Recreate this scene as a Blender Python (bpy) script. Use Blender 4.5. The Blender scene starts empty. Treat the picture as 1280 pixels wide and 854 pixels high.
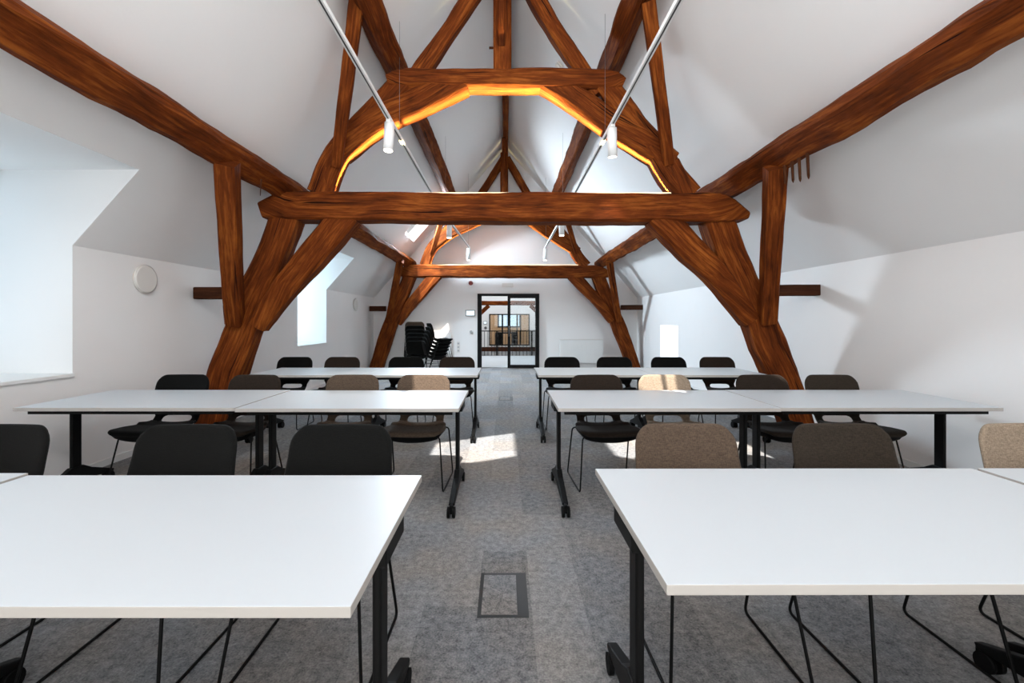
import bpy, bmesh, math, random
from mathutils import Vector, Matrix, noise

random.seed(7)
SC = bpy.context.scene
COL = SC.collection
PI = math.pi

# ------------------------------------------------------------------ camera, world, sun, exposure
H = 1.34                                     # eye height
cam_d = bpy.data.cameras.new('camera')
cam_d.sensor_width = 36.0
cam_d.lens = 560 / 1280 * 36.0
cam_d.shift_x = 8 / 1280
cam_d.shift_y = -26 / 1280
cam_d.clip_start = 0.02
cam_d.clip_end = 200
cam = bpy.data.objects.new('camera', cam_d)
cam.location = (0, 0, H)
cam.rotation_euler = (PI / 2, 0, 0)
COL.objects.link(cam)
SC.camera = cam

SC.view_settings.view_transform = 'Standard'
SC.view_settings.look = 'None'
SC.view_settings.gamma = 1.0
SC.view_settings.use_curve_mapping = False
SC.view_settings.exposure = 0.38
try:
    SC.cycles.diffuse_bounces = 8
    SC.cycles.max_bounces = 12
except Exception:
    pass

world = bpy.data.worlds.new('sky')
SC.world = world
world.use_nodes = True
wn = world.node_tree.nodes
wn['Background'].inputs[0].default_value = (0.72, 0.86, 1.0, 1)
wn['Background'].inputs[1].default_value = 0.9

sun_d = bpy.data.lights.new('sun', 'SUN')
sun_d.energy = 11.0
sun_d.color = (1.0, 0.95, 0.88)
sun_d.angle = math.radians(0.6)
sun = bpy.data.objects.new('sun', sun_d)
sun.rotation_euler = Vector((0.10, 0.50, -1.0)).to_track_quat('-Z', 'Y').to_euler()
COL.objects.link(sun)


def area(name, loc, direction, sx, sy, energy, color, spread=PI):
    d = bpy.data.lights.new(name, 'AREA')
    d.shape = 'RECTANGLE'
    d.size, d.size_y = sx, sy
    d.energy = energy
    d.color = color
    d.spread = spread
    o = bpy.data.objects.new(name, d)
    o.location = loc
    o.rotation_euler = Vector(direction).to_track_quat('-Z', 'Y').to_euler()
    COL.objects.link(o)
    return o


# daylight at the dormers and far rooflight; the other lamps are added fill
area('back_fill', (0, -1.55, 2.1), (0, 1, 0.2), 5.4, 2.6, 82, (1.0, 0.965, 0.91))  # fill lamp in an added opening behind the camera
area('back_gable_fill', (0, -1.55, 4.4), (0, 1, 0.75), 2.4, 1.4, 195, (0.97, 0.98, 1.0))  # fill lamp added behind the camera, tilted up to brighten the ridge
area('daylight_near_dormer', (-4.42, 3.19, 1.8), (1, 0, -0.1), 1.2, 1.6, 4.5, (0.62, 0.83, 1.0))
area('daylight_far_dormer', (-4.42, 8.6, 1.8), (1, 0, -0.1), 1.2, 1.6, 16, (0.58, 0.82, 1.0))
area('ridge_fill_left', (-0.78, 2.15, 5.22), (0.3, 0.25, -1), 0.9, 0.5, 8, (0.84, 0.93, 1.0))  # fill lamp at an added roof opening, out of view
area('slope_fill_left', (-1.98, 2.78, 3.86), (0.6, 0.4, -1), 0.5, 0.6, 5, (0.84, 0.93, 1.0))  # fill lamp at the added lower opening, left slope
area('ridge_fill_right', (0.78, 2.15, 5.22), (-0.3, 0.25, -1), 0.9, 0.5, 8, (0.84, 0.93, 1.0))  # fill lamp at the added ridge opening, right slope
area('slope_fill_right', (1.98, 2.78, 3.86), (-0.6, 0.4, -1), 0.5, 0.6, 5, (0.84, 0.93, 1.0))  # fill lamp at the added lower opening, right slope
area('daylight_far_rooflight', (-2.25, 11.3, 3.95), (1.0, -0.75, -0.55), 0.7, 1.0, 410, (0.72, 0.87, 1.0))
area('low_opening_fill', (4.2, 10.17, .83), (-1, 0, 0), 1.0, .75, 14, (.8, .92, 1.0))  # fill lamp added to brighten the low opening in the right wall
area('hall_fill', (0, 17.0, 4.2), (0, 0, -1), 5, 5, 130, (0.86, 0.93, 1.0))  # fill lamp added under the closed hall ceiling

# ------------------------------------------------------------------ materials


def lin(r, g, b):
    def f(c):
        c /= 255
        return c / 12.92 if c <= 0.04045 else ((c + 0.055) / 1.055) ** 2.4
    return (f(r), f(g), f(b), 1)


def mat(name, rgb, rough=0.6, metal=0.0, var=0.06, scale=6.0, bump=0.0, bscale=60, spec=0.5):
    m = bpy.data.materials.new(name)
    m.use_nodes = True
    nt = m.node_tree
    p = nt.nodes['Principled BSDF']
    p.inputs['Roughness'].default_value = rough
    p.inputs['Metallic'].default_value = metal
    p.inputs['Specular IOR Level'].default_value = spec
    tc = nt.nodes.new('ShaderNodeTexCoord')
    n = nt.nodes.new('ShaderNodeTexNoise')
    n.inputs['Scale'].default_value = scale
    n.inputs['Detail'].default_value = 4
    nt.links.new(tc.outputs['Object'], n.inputs['Vector'])
    mx = nt.nodes.new('ShaderNodeMix')
    mx.data_type = 'RGBA'
    c = lin(*rgb)
    mx.inputs[6].default_value = tuple(max(0, v * (1 - var)) for v in c[:3]) + (1,)
    mx.inputs[7].default_value = tuple(min(1, v * (1 + var)) for v in c[:3]) + (1,)
    nt.links.new(n.outputs['Fac'], mx.inputs[0])
    nt.links.new(mx.outputs[2], p.inputs['Base Color'])
    if bump:
        n2 = nt.nodes.new('ShaderNodeTexNoise')
        n2.inputs['Scale'].default_value = bscale
        nt.links.new(tc.outputs['Object'], n2.inputs['Vector'])
        b = nt.nodes.new('ShaderNodeBump')
        b.inputs['Strength'].default_value = bump
        b.inputs['Distance'].default_value = 0.01
        nt.links.new(n2.outputs['Fac'], b.inputs['Height'])
        nt.links.new(b.outputs[0], p.inputs['Normal'])
    return m


def emit(name, rgb, strength):
    m = bpy.data.materials.new(name)
    m.use_nodes = True
    p = m.node_tree.nodes['Principled BSDF']
    p.inputs['Base Color'].default_value = lin(*rgb)
    p.inputs['Emission Color'].default_value = lin(*rgb)
    p.inputs['Emission Strength'].default_value = strength
    return m


def wood_mat(name, dark, mid, light):
    """old oak: long grain, knots, drying cracks; runs along the timber through its UV map"""
    m = bpy.data.materials.new(name)
    m.use_nodes = True
    nt = m.node_tree
    N, L = nt.nodes.new, nt.links.new
    p = nt.nodes['Principled BSDF']
    p.inputs['Roughness'].default_value = 0.72
    p.inputs['Specular IOR Level'].default_value = 0.08
    uv = N('ShaderNodeUVMap')
    oi = N('ShaderNodeObjectInfo')
    mul = N('ShaderNodeMath'); mul.operation = 'MULTIPLY'; mul.inputs[1].default_value = 57.0
    L(oi.outputs['Random'], mul.inputs[0])
    add = N('ShaderNodeVectorMath'); add.operation = 'ADD'
    L(uv.outputs[0], add.inputs[0]); L(mul.outputs[0], add.inputs[1])

    def stretched(sx, sy, scale, detail, dist=0.0):
        mp = N('ShaderNodeMapping')
        mp.inputs['Scale'].default_value = (sx, sy, 1)
        L(add.outputs[0], mp.inputs['Vector'])
        t = N('ShaderNodeTexNoise')
        t.inputs['Scale'].default_value = scale
        t.inputs['Detail'].default_value = detail
        t.inputs['Roughness'].default_value = 0.62
        t.inputs['Distortion'].default_value = dist
        L(mp.outputs[0], t.inputs['Vector'])
        return t
    grain = stretched(1.1, 16, 2.2, 7, 0.7)
    blot = stretched(1.0, 3.2, 1.7, 4, 0.4)
    crack = stretched(0.5, 15, 1.3, 2, 1.0)
    r1 = N('ShaderNodeValToRGB')
    e = r1.color_ramp.elements
    e[0].position, e[0].color = 0.30, lin(*dark)
    e[1].position, e[1].color = 0.70, lin(*light)
    em = r1.color_ramp.elements.new(0.5); em.color = lin(*mid)
    mixf = N('ShaderNodeMix'); mixf.data_type = 'FLOAT'; mixf.inputs[0].default_value = 0.45
    L(grain.outputs['Fac'], mixf.inputs[2]); L(blot.outputs['Fac'], mixf.inputs[3])
    L(mixf.outputs[0], r1.inputs[0])
    r2 = N('ShaderNodeValToRGB')
    e = r2.color_ramp.elements
    e[0].position, e[0].color = 0.29, (0.12, 0.12, 0.12, 1)
    e[1].position, e[1].color = 0.345, (1, 1, 1, 1)
    L(crack.outputs['Fac'], r2.inputs[0])
    mx = N('ShaderNodeMix'); mx.data_type = 'RGBA'; mx.blend_type = 'MULTIPLY'; mx.inputs[0].default_value = 1
    L(r1.outputs[0], mx.inputs[6]); L(r2.outputs[0], mx.inputs[7])
    L(mx.outputs[2], p.inputs['Base Color'])
    b = N('ShaderNodeBump'); b.inputs['Strength'].default_value = 0.5; b.inputs['Distance'].default_value = 0.012
    hs = N('ShaderNodeMath'); hs.operation = 'MULTIPLY'
    L(grain.outputs['Fac'], hs.inputs[0]); L(r2.outputs[0], hs.inputs[1])
    L(hs.outputs[0], b.inputs['Height']); L(b.outputs[0], p.inputs['Normal'])
    return m


def fabric_mat(name, rgb):
    m = bpy.data.materials.new(name)
    m.use_nodes = True
    nt = m.node_tree
    N, L = nt.nodes.new, nt.links.new
    p = nt.nodes['Principled BSDF']
    p.inputs['Roughness'].default_value = 0.95
    p.inputs['Specular IOR Level'].default_value = 0.15
    p.inputs['Sheen Weight'].default_value = 0.05
    p.inputs['Sheen Roughness'].default_value = 0.5
    tc = N('ShaderNodeTexCoord')

    def nz(sc, detail, scale):
        mp = N('ShaderNodeMapping'); mp.inputs['Scale'].default_value = sc
        L(tc.outputs['Object'], mp.inputs[0])
        t = N('ShaderNodeTexNoise'); t.inputs['Scale'].default_value = scale; t.inputs['Detail'].default_value = detail
        L(mp.outputs[0], t.inputs['Vector'])
        return t
    a = nz((4, 4, 1), 3, 70)
    b_ = nz((1, 1, 5), 3, 55)
    mn = N('ShaderNodeMath'); mn.operation = 'ADD'
    L(a.outputs['Fac'], mn.inputs[0]); L(b_.outputs['Fac'], mn.inputs[1])
    mr = N('ShaderNodeMapRange'); mr.inputs[1].default_value = 0.6; mr.inputs[2].default_value = 1.4
    L(mn.outputs[0], mr.inputs[0])
    c = lin(*rgb)
    mx = N('ShaderNodeMix'); mx.data_type = 'RGBA'
    mx.inputs[6].default_value = tuple(v * 0.55 for v in c[:3]) + (1,)
    mx.inputs[7].default_value = tuple(min(1, v * 1.5) for v in c[:3]) + (1,)
    L(mr.outputs[0], mx.inputs[0]); L(mx.outputs[2], p.inputs['Base Color'])
    b = N('ShaderNodeBump'); b.inputs['Strength'].default_value = 0.35; b.inputs['Distance'].default_value = 0.002
    L(mn.outputs[0], b.inputs['Height']); L(b.outputs[0], p.inputs['Normal'])
    return m


def carpet_mat():
    m = bpy.data.materials.new('carpet')
    m.use_nodes = True
    nt = m.node_tree
    N, L = nt.nodes.new, nt.links.new
    p = nt.nodes['Principled BSDF']
    p.inputs['Roughness'].default_value = 1.0
    p.inputs['Specular IOR Level'].default_value = 0.1
    tc = N('ShaderNodeTexCoord')
    # carpet planks 0.25 x 1 m, each with its own shade
    br = N('ShaderNodeTexBrick')
    br.offset = 0.5
    br.inputs['Scale'].default_value = 1.0
    br.inputs['Mortar Size'].default_value = 0.0012
    br.inputs['Mortar Smooth'].default_value = 1.0
    br.inputs['Brick Width'].default_value = 1.0
    br.inputs['Row Height'].default_value = 0.25
    br.inputs['Color1'].default_value = (0.40, 0.40, 0.40, 1)
    br.inputs['Color2'].default_value = (0.62, 0.62, 0.62, 1)
    br.inputs['Mortar'].default_value = (0.36, 0.36, 0.36, 1)
    mp = N('ShaderNodeMapping'); mp.inputs['Rotation'].default_value = (0, 0, PI / 2); mp.inputs['Location'].default_value = (0.1, 0.13, 0)
    L(tc.outputs['Object'], mp.inputs[0]); L(mp.outputs[0], br.inputs['Vector'])

    def nz(scale, detail, dist=0.0, rough=0.6):
        t = N('ShaderNodeTexNoise'); t.inputs['Scale'].default_value = scale
        t.inputs['Detail'].default_value = detail; t.inputs['Distortion'].default_value = dist
        t.inputs['Roughness'].default_value = rough
        L(tc.outputs['Object'], t.inputs['Vector'])
        return t
    big, mott, fib = nz(1.1, 3), nz(26, 8, 0.1, 0.82), nz(120, 4)
    hue = nz(1.6, 2)
    ramp = N('ShaderNodeValToRGB')
    e = ramp.color_ramp.elements
    e[0].position, e[0].color = 0.42, lin(60, 62, 66)
    e[1].position, e[1].color = 0.68, lin(156, 155, 153)
    s1 = N('ShaderNodeMath'); s1.operation = 'MULTIPLY_ADD'; s1.inputs[1].default_value = 0.55
    L(mott.outputs['Fac'], s1.inputs[0])
    s2 = N('ShaderNodeMath'); s2.operation = 'MULTIPLY'; s2.inputs[1].default_value = 0.3
    L(fib.outputs['Fac'], s2.inputs[0]); L(s2.outputs[0], s1.inputs[2])
    s3 = N('ShaderNodeMath'); s3.operation = 'MULTIPLY_ADD'; s3.inputs[1].default_value = 0.28
    L(br.outputs['Color'], s3.inputs[0]); L(s1.outputs[0], s3.inputs[2])
    L(s3.outputs[0], ramp.inputs[0])
    tint = N('ShaderNodeMix'); tint.data_type = 'RGBA'
    tint.inputs[6].default_value = (0.96, 0.99, 1.04, 1); tint.inputs[7].default_value = (1.04, 0.99, 0.95, 1)
    hr = N('ShaderNodeMapRange'); hr.inputs[1].default_value = 0.4; hr.inputs[2].default_value = 0.6
    L(hue.outputs['Fac'], hr.inputs[0]); L(hr.outputs[0], tint.inputs[0])
    mx = N('ShaderNodeMix'); mx.data_type = 'RGBA'; mx.blend_type = 'MULTIPLY'; mx.inputs[0].default_value = 1
    L(ramp.outputs[0], mx.inputs[6]); L(tint.outputs[2], mx.inputs[7])
    L(mx.outputs[2], p.inputs['Base Color'])
    b = N('ShaderNodeBump'); b.inputs['Strength'].default_value = 0.6; b.inputs['Distance'].default_value = 0.006
    L(fib.outputs['Fac'], b.inputs['Height']); L(b.outputs[0], p.inputs['Normal'])
    return m


def glass_mat():
    m = bpy.data.materials.new('clear_glass')
    m.use_nodes = True
    nt = m.node_tree
    nt.nodes.remove(nt.nodes['Principled BSDF'])
    out = nt.nodes['Material Output']
    t = nt.nodes.new('ShaderNodeBsdfTransparent'); t.inputs[0].default_value = (0.93, 0.96, 0.97, 1)
    g = nt.nodes.new('ShaderNodeBsdfGlossy'); g.inputs['Roughness'].default_value = 0.02
    f = nt.nodes.new('ShaderNodeFresnel'); f.inputs[0].default_value = 1.45
    mx = nt.nodes.new('ShaderNodeMixShader')
    nt.links.new(f.outputs[0], mx.inputs[0]); nt.links.new(t.outputs[0], mx.inputs[1]); nt.links.new(g.outputs[0], mx.inputs[2])
    nt.links.new(mx.outputs[0], out.inputs[0])
    return m


M = {
    'plaster': mat('white_plaster', (236, 234, 232), 0.9, var=0.012, scale=3, bump=0.05, bscale=30),
    'wood': wood_mat('old_oak', (32, 12, 2), (98, 44, 12), (154, 86, 32)),
    'wood_dark': wood_mat('dark_oak', (34, 18, 10), (62, 34, 20), (84, 50, 30)),
    'carpet': carpet_mat(),
    'laminate': mat('white_laminate', (197, 203, 207), 0.38, var=0.01, scale=2),
    'table_edge': mat('table_edge_band', (176, 171, 165), 0.5, var=0.03),
    'black_metal': mat('black_powder_coat', (8, 8, 8), 0.55, var=0.15, spec=0.18),
    'rubber': mat('black_rubber', (7, 7, 7), 0.7, var=0.2, spec=0.15),
    'black_shell': mat('black_shell', (8, 8, 8), 0.7, var=0.1, spec=0.15),
    'white_metal': mat('white_paint', (232, 232, 230), 0.6, var=0.02),
    'white_plastic': mat('white_plastic', (222, 218, 212), 0.5, var=0.02),
    'grey_metal': mat('grey_metal', (120, 120, 120), 0.4, metal=0.7, var=0.1),
    'box_frame': mat('floor_box_frame', (52, 54, 55), 0.6, var=0.1, scale=20),
    'red': mat('red_plastic', (120, 20, 18), 0.4, var=0.05),
    'dark_grey': mat('dark_grey_plastic', (60, 60, 60), 0.5, var=0.1),
    'screen': emit('lit_screen', (225, 235, 240), 0.5),
    'lamp': emit('lamp_lens', (255, 244, 225), 6.0),
    'led': emit('warm_led', (255, 226, 180), 0.9),
    'glass': glass_mat(),
    'tan': wood_mat('pale_timber_panelling', (150, 110, 78), (184, 142, 104), (206, 168, 130)),
    'concrete': mat('pale_hall_floor', (205, 210, 214), 0.6, var=0.04),
}
FAB = {
    'charcoal': fabric_mat('charcoal_fabric', (13, 13, 12)),
    'black': fabric_mat('black_fabric', (7, 7, 6)),
    'brown': fabric_mat('dark_brown_fabric', (38, 30, 24)),
    'taupe': fabric_mat('taupe_fabric', (80, 67, 56)),
    'grey': fabric_mat('grey_brown_fabric', (46, 39, 32)),
    'beige': fabric_mat('light_beige_fabric', (138, 122, 105)),
}

# ------------------------------------------------------------------ mesh helpers


def link(name, bm, m, parent=None, smooth=False, extra=()):
    me = bpy.data.meshes.new(name)
    bm.normal_update()
    bm.to_mesh(me)
    bm.free()
    me.materials.append(m)
    for x in extra:
        me.materials.append(x)
    if smooth:
        for p in me.polygons:
            p.use_smooth = True
    o = bpy.data.objects.new(name, me)
    COL.objects.link(o)
    if parent is not None:
        o.parent = parent
    return o


def empty(name, loc=(0, 0, 0), rz=0.0):
    o = bpy.data.objects.new(name, None)
    o.location = loc
    o.rotation_euler = (0, 0, rz)
    o.empty_display_size = 0.1
    COL.objects.link(o)
    return o


def tag(o, label, cat, group=None):
    o['label'] = label
    o['category'] = cat
    if group:
        o['group'] = group
    return o


def struct(o):
    o['kind'] = 'structure'
    return o


def box(bm, x0, x1, y0, y1, z0, z1, bev=0.0, mi=0):
    r = bmesh.ops.create_cube(bm, size=1)
    vs = r['verts']
    for v in vs:
        v.co = Vector((x0 + (v.co.x + .5) * (x1 - x0), y0 + (v.co.y + .5) * (y1 - y0), z0 + (v.co.z + .5) * (z1 - z0)))
    fs = {f for v in vs for f in v.link_faces}
    for f in fs:
        f.material_index = mi
    if bev:
        es = list({e for v in vs for e in v.link_edges})
        bmesh.ops.bevel(bm, geom=es, offset=bev, segments=2, affect='EDGES', profile=0.6)
    return vs


def prism(bm, pts2, y0, y1, axis='Y', mi=0):
    """polygon (a,b) extruded; axis Y: (x,z) polygon; axis X: (y,z) polygon; axis Z: (x,y) polygon"""
    def P(a, b, t):
        return {'Y': (a, t, b), 'X': (t, a, b), 'Z': (a, b, t)}[axis]
    A = [bm.verts.new(P(a, b, y0)) for a, b in pts2]
    B = [bm.verts.new(P(a, b, y1)) for a, b in pts2]
    n = len(pts2)
    fs = [bm.faces.new(A), bm.faces.new(B[::-1])]
    for i in range(n):
        fs.append(bm.faces.new((A[i], B[i], B[(i + 1) % n], A[(i + 1) % n])))
    for f in fs:
        f.material_index = mi
    bmesh.ops.recalc_face_normals(bm, faces=fs)


def cyl(bm, c0, c1, r0, r1=None, n=20, cap=True, mi=0):
    r1 = r0 if r1 is None else r1
    c0, c1 = Vector(c0), Vector(c1)
    t = (c1 - c0).normalized()
    a = t.orthogonal().normalized()
    b = t.cross(a)
    R0 = [bm.verts.new(c0 + (a * math.cos(2 * PI * i / n) + b * math.sin(2 * PI * i / n)) * r0) for i in range(n)]
    R1 = [bm.verts.new(c1 + (a * math.cos(2 * PI * i / n) + b * math.sin(2 * PI * i / n)) * r1) for i in range(n)]
    fs = []
    for i in range(n):
        j = (i + 1) % n
        f = bm.faces.new((R0[i], R0[j], R1[j], R1[i]))
        f.smooth = True
        fs.append(f)
    if cap:
        fs += [bm.faces.new(R0[::-1]), bm.faces.new(R1)]
    for f in fs:
        f.material_index = mi


def fillet(pts, r, k=5):
    pts = [Vector(p) for p in pts]
    out = [pts[0]]
    for i in range(1, len(pts) - 1):
        p, a, b = pts[i], pts[i - 1] - pts[i], pts[i + 1] - pts[i]
        rr = min(r, a.length * .45, b.length * .45)
        p0, p1 = p + a.normalized() * rr, p + b.normalized() * rr
        for j in range(k + 1):
            t = j / k
            out.append(p0 * (1 - t) ** 2 + p * 2 * t * (1 - t) + p1 * t * t)
    out.append(pts[-1])
    return out


def tube(bm, pts, r, n=8):
    pts = [Vector(p) for p in pts]
    rings = []
    t0 = (pts[1] - pts[0]).normalized()
    a = t0.orthogonal().normalized()
    for i, p in enumerate(pts):
        if i == 0:
            t = t0
        elif i == len(pts) - 1:
            t = (pts[i] - pts[i - 1]).normalized()
        else:
            t = ((pts[i + 1] - p).normalized() + (p - pts[i - 1]).normalized()).normalized()
        a = (a - t * a.dot(t)).normalized()
        b = t.cross(a)
        rings.append([bm.verts.new(p + (a * math.cos(2 * PI * k / n) + b * math.sin(2 * PI * k / n)) * r) for k in range(n)])
    for A, B in zip(rings, rings[1:]):
        for k in range(n):
            f = bm.faces.new((A[k], A[(k + 1) % n], B[(k + 1) % n], B[k]))
            f.smooth = True
    bm.faces.new(rings[0][::-1])
    bm.faces.new(rings[-1])


def holed_panel(bm, us, vs, holes, fn):
    """quads of a surface fn(u,v) over the grid lines us x vs, leaving out rectangular holes"""
    us, vs = sorted(set(us)), sorted(set(vs))
    V = {}

    def g(u, v):
        if (u, v) not in V:
            V[(u, v)] = bm.verts.new(fn(u, v))
        return V[(u, v)]
    for u0, u1 in zip(us, us[1:]):
        for v0, v1 in zip(vs, vs[1:]):
            cu, cv = (u0 + u1) / 2, (v0 + v1) / 2
            if any(a < cu < b and c < cv < d for a, b, c, d in holes):
                continue
            bm.faces.new((g(u0, v0), g(u1, v0), g(u1, v1), g(u0, v1)))


def timber(name, path, B, m, parent=None, seed=0.0, amp=0.010, step=0.07, bev=0.022):
    """hewn timber swept along path = [(point, width across B, width along B)], faces kept square to B"""
    B = Vector(B).normalized()
    P = [Vector(p[0]) for p in path]
    W = [(p[1], p[2]) for p in path]
    # Catmull-Rom resample
    pts, ws = [], []
    for i in range(len(P) - 1):
        p0 = P[i - 1] if i else P[i] * 2 - P[i + 1]
        p3 = P[i + 2] if i + 2 < len(P) else P[i + 1] * 2 - P[i]
        p1, p2 = P[i], P[i + 1]
        k = max(1, int((p2 - p1).length / step))
        for j in range(k):
            t = j / k
            pts.append(0.5 * ((2 * p1) + (p2 - p0) * t + (2 * p0 - 5 * p1 + 4 * p2 - p3) * t * t + (3 * p1 - p0 - 3 * p2 + p3) * t ** 3))
            ws.append((W[i][0] * (1 - t) + W[i + 1][0] * t, W[i][1] * (1 - t) + W[i + 1][1] * t))
    pts.append(P[-1])
    ws.append(W[-1])
    bm = bmesh.new()
    uvl = bm.loops.layers.uv.new('UVMap')
    rings, us, vcs = [], [], []
    u = 0.0
    for i, p in enumerate(pts):
        t = (pts[min(i + 1, len(pts) - 1)] - pts[max(i - 1, 0)]).normalized()
        A = t.cross(B).normalized()
        Bn = A.cross(t).normalized()
        a, b = ws[i][0] / 2, ws[i][1] / 2
        if i:
            u += (p - pts[i - 1]).length
        wane = 0.5 + 0.9 * noise.noise(Vector((u * .8, seed * 3.1, 5.0)))
        q = []
        for ci, (sx, sy) in enumerate(((1, 1), (-1, 1), (-1, -1), (1, -1))):
            be = bev * (1 + 1.2 * noise.noise(Vector((u * 1.3, ci * 7.0 + seed, 1.0))) + 0.5 * wane)
            be = max(be, .006)
            p1, p2 = (sx * a, sy * (b - be)), (sx * (a - be), sy * b)
            q += [p1, p2] if sx * sy > 0 else [p2, p1]
            nsx, nsy = ((-1, 1), (-1, -1), (1, -1), (1, 1))[ci]
            q.append(((sx * a + nsx * a) / 2, (sy * b + nsy * b) / 2))
        ring, vc = [], [0.0]
        for k, (x, y) in enumerate(q):
            side = Vector((x, y, 0)).normalized()
            d = amp * noise.noise(Vector((u * 1.9, x * 3 + seed * 11.3, y * 3))) + amp * .5 * noise.noise(Vector((u * 6.5, x * 6 + seed * 4.7, y * 6 + 9)))
            ring.append(bm.verts.new(p + A * (x + side.x * d) + Bn * (y + side.y * d)))
            if k:
                vc.append(vc[-1] + math.hypot(x - q[k - 1][0], y - q[k - 1][1]))
        vc.append(vc[-1] + .1)
        rings.append(ring); us.append(u); vcs.append(vc)
    n = 12
    for i in range(len(rings) - 1):
        for k in range(n):
            f = bm.faces.new((rings[i][k], rings[i][(k + 1) % n], rings[i + 1][(k + 1) % n], rings[i + 1][k]))
            for l, (uu, vv) in zip(f.loops, ((us[i], vcs[i][k]), (us[i], vcs[i][k + 1]), (us[i + 1], vcs[i + 1][k + 1]), (us[i + 1], vcs[i + 1][k]))):
                l[uvl].uv = (uu + seed * 3.7, vv)
    for ring in (rings[0][::-1], rings[-1]):
        f = bm.faces.new(ring)
        c = sum((v.co for v in ring), Vector()) / n
        for l in f.loops:
            d = l.vert.co - c
            l[uvl].uv = (d.x * .3 + seed, (d.z + d.y) * 1.0)
    bmesh.ops.recalc_face_normals(bm, faces=bm.faces[:])
    return link(name, bm, m, parent)


# ------------------------------------------------------------------ the room
WX, WZ, APEX, SL = 3.70, 1.982, 6.20, 1.14      # wall distance, knee height, ridge, slope
Y0, Y1 = -1.6, 12.6


def ceil_z(x):
    return APEX - SL * abs(x)


D1 = (2.55, 3.83)
D2 = (7.96, 9.25)
SILL, DTOP = 0.885, 2.635
DX = (APEX - DTOP) / SL                          # where the dormer head meets the slope
LOW_OPEN = (9.62, 10.72, 0.42, 1.235)
SKY_VIS = (10.75, 11.85, 1.70, 2.43)             # seen skylight: Y range, |X| range
SUN_HOLE_RIDGE = (1.4, 2.5, 0.28, 1.28)  # unseen openings added by the ridge to let sun onto the aisle
SUN_HOLE_LOW = (2.3, 3.1, 1.72, 2.25)  # unseen openings added lower down to widen the sun patches

bm = bmesh.new()
holed_panel(bm, [-6, 6], [-3, 30], [], lambda u, v: (u, v, 0))
r = bmesh.ops.extrude_face_region(bm, geom=bm.faces[:])
bmesh.ops.translate(bm, verts=[v for v in r['geom'] if isinstance(v, bmesh.types.BMVert)], vec=(0, 0, -0.15))
bmesh.ops.recalc_face_normals(bm, faces=bm.faces[:])
struct(link('floor', bm, M['carpet']))


def solid(o, t):
    md = o.modifiers.new('thickness', 'SOLIDIFY')
    md.thickness = t
    md.offset = 1.0
    return o


def shell(name, us, vs, holes, fn, t=0.16, inward=None):
    bm = bmesh.new()
    holed_panel(bm, us, vs, holes, fn)
    bmesh.ops.recalc_face_normals(bm, faces=bm.faces[:])
    bm.normal_update()
    # normals are to point OUT of the room so the thickness goes outwards
    for f in bm.faces:
        if f.normal.dot(f.calc_center_median() - Vector(inward or (0, 5, 1.5))) < 0:
            f.normal_flip()
    return struct(solid(link(name, bm, M['plaster']), t))


shell('wall_left', [Y0, Y1, *D1, *D2], [0, WZ, SILL],
      [(D1[0], D1[1], SILL, WZ), (D2[0], D2[1], SILL, WZ)], lambda u, v: (-WX, u, v), 0.2)
shell('wall_right', [Y0, Y1, LOW_OPEN[0], LOW_OPEN[1]], [0, WZ, LOW_OPEN[2], LOW_OPEN[3]],
      [LOW_OPEN], lambda u, v: (WX, u, v), 0.2)

bm = bmesh.new()
holed_panel(bm, [Y0, Y1, *D1, *D2, *SKY_VIS[:2], *SUN_HOLE_RIDGE[:2], *SUN_HOLE_LOW[:2]], [0, WX, DX, *SKY_VIS[2:], *SUN_HOLE_RIDGE[2:], *SUN_HOLE_LOW[2:]],
            [(D1[0], D1[1], DX, WX), (D2[0], D2[1], DX, WX), SKY_VIS, SUN_HOLE_RIDGE, SUN_HOLE_LOW],
            lambda u, v: (-v, u, ceil_z(v)))
holed_panel(bm, [Y0, Y1, *SUN_HOLE_RIDGE[:2], *SUN_HOLE_LOW[:2]], [0, WX, *SUN_HOLE_RIDGE[2:], *SUN_HOLE_LOW[2:]], [SUN_HOLE_RIDGE, SUN_HOLE_LOW],
            lambda u, v: (v, u, ceil_z(v)))
bmesh.ops.remove_doubles(bm, verts=bm.verts[:], dist=1e-5)
bm.normal_update()
for f in bm.faces:
    if f.normal.z < 0:
        f.normal_flip()
struct(solid(link('ceiling', bm, M['plaster']), 0.22))

# far gable wall with its doorway
DOOR = (-0.79, 0.945, 0.0, 2.10)
bm = bmesh.new()
out = [(-WX - .2, 0), (DOOR[0], 0), (DOOR[0], DOOR[3]), (DOOR[1], DOOR[3]), (DOOR[1], 0), (WX + .2, 0), (WX + .2, WZ), (0, APEX + .2), (-WX - .2, WZ)]
prism(bm, out, Y1, Y1 + 0.22)
struct(link('wall_far', bm, M['plaster']))
# wall behind the viewpoint, with openings added to light the room
bm = bmesh.new()
zz = 3.5
xx = (APEX - zz) / SL
for poly in ([(-WX, 0), (WX, 0), (WX, .75), (-WX, .75)], [(-WX, .75), (-2.8, .75), (-2.8, zz - .1), (-WX, WZ)], [(2.8, .75), (WX, .75), (WX, WZ), (2.8, zz - .1)],
             [(-xx, zz), (xx, zz), (xx - .09, zz + .1), (-xx + .09, zz + .1)],
             [(-(APEX - 5.2) / SL, 5.2), ((APEX - 5.2) / SL, 5.2), (0, APEX)]):
    prism(bm, poly, Y0 - 0.2, Y0)
struct(link('wall_back', bm, M['plaster']))

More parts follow.
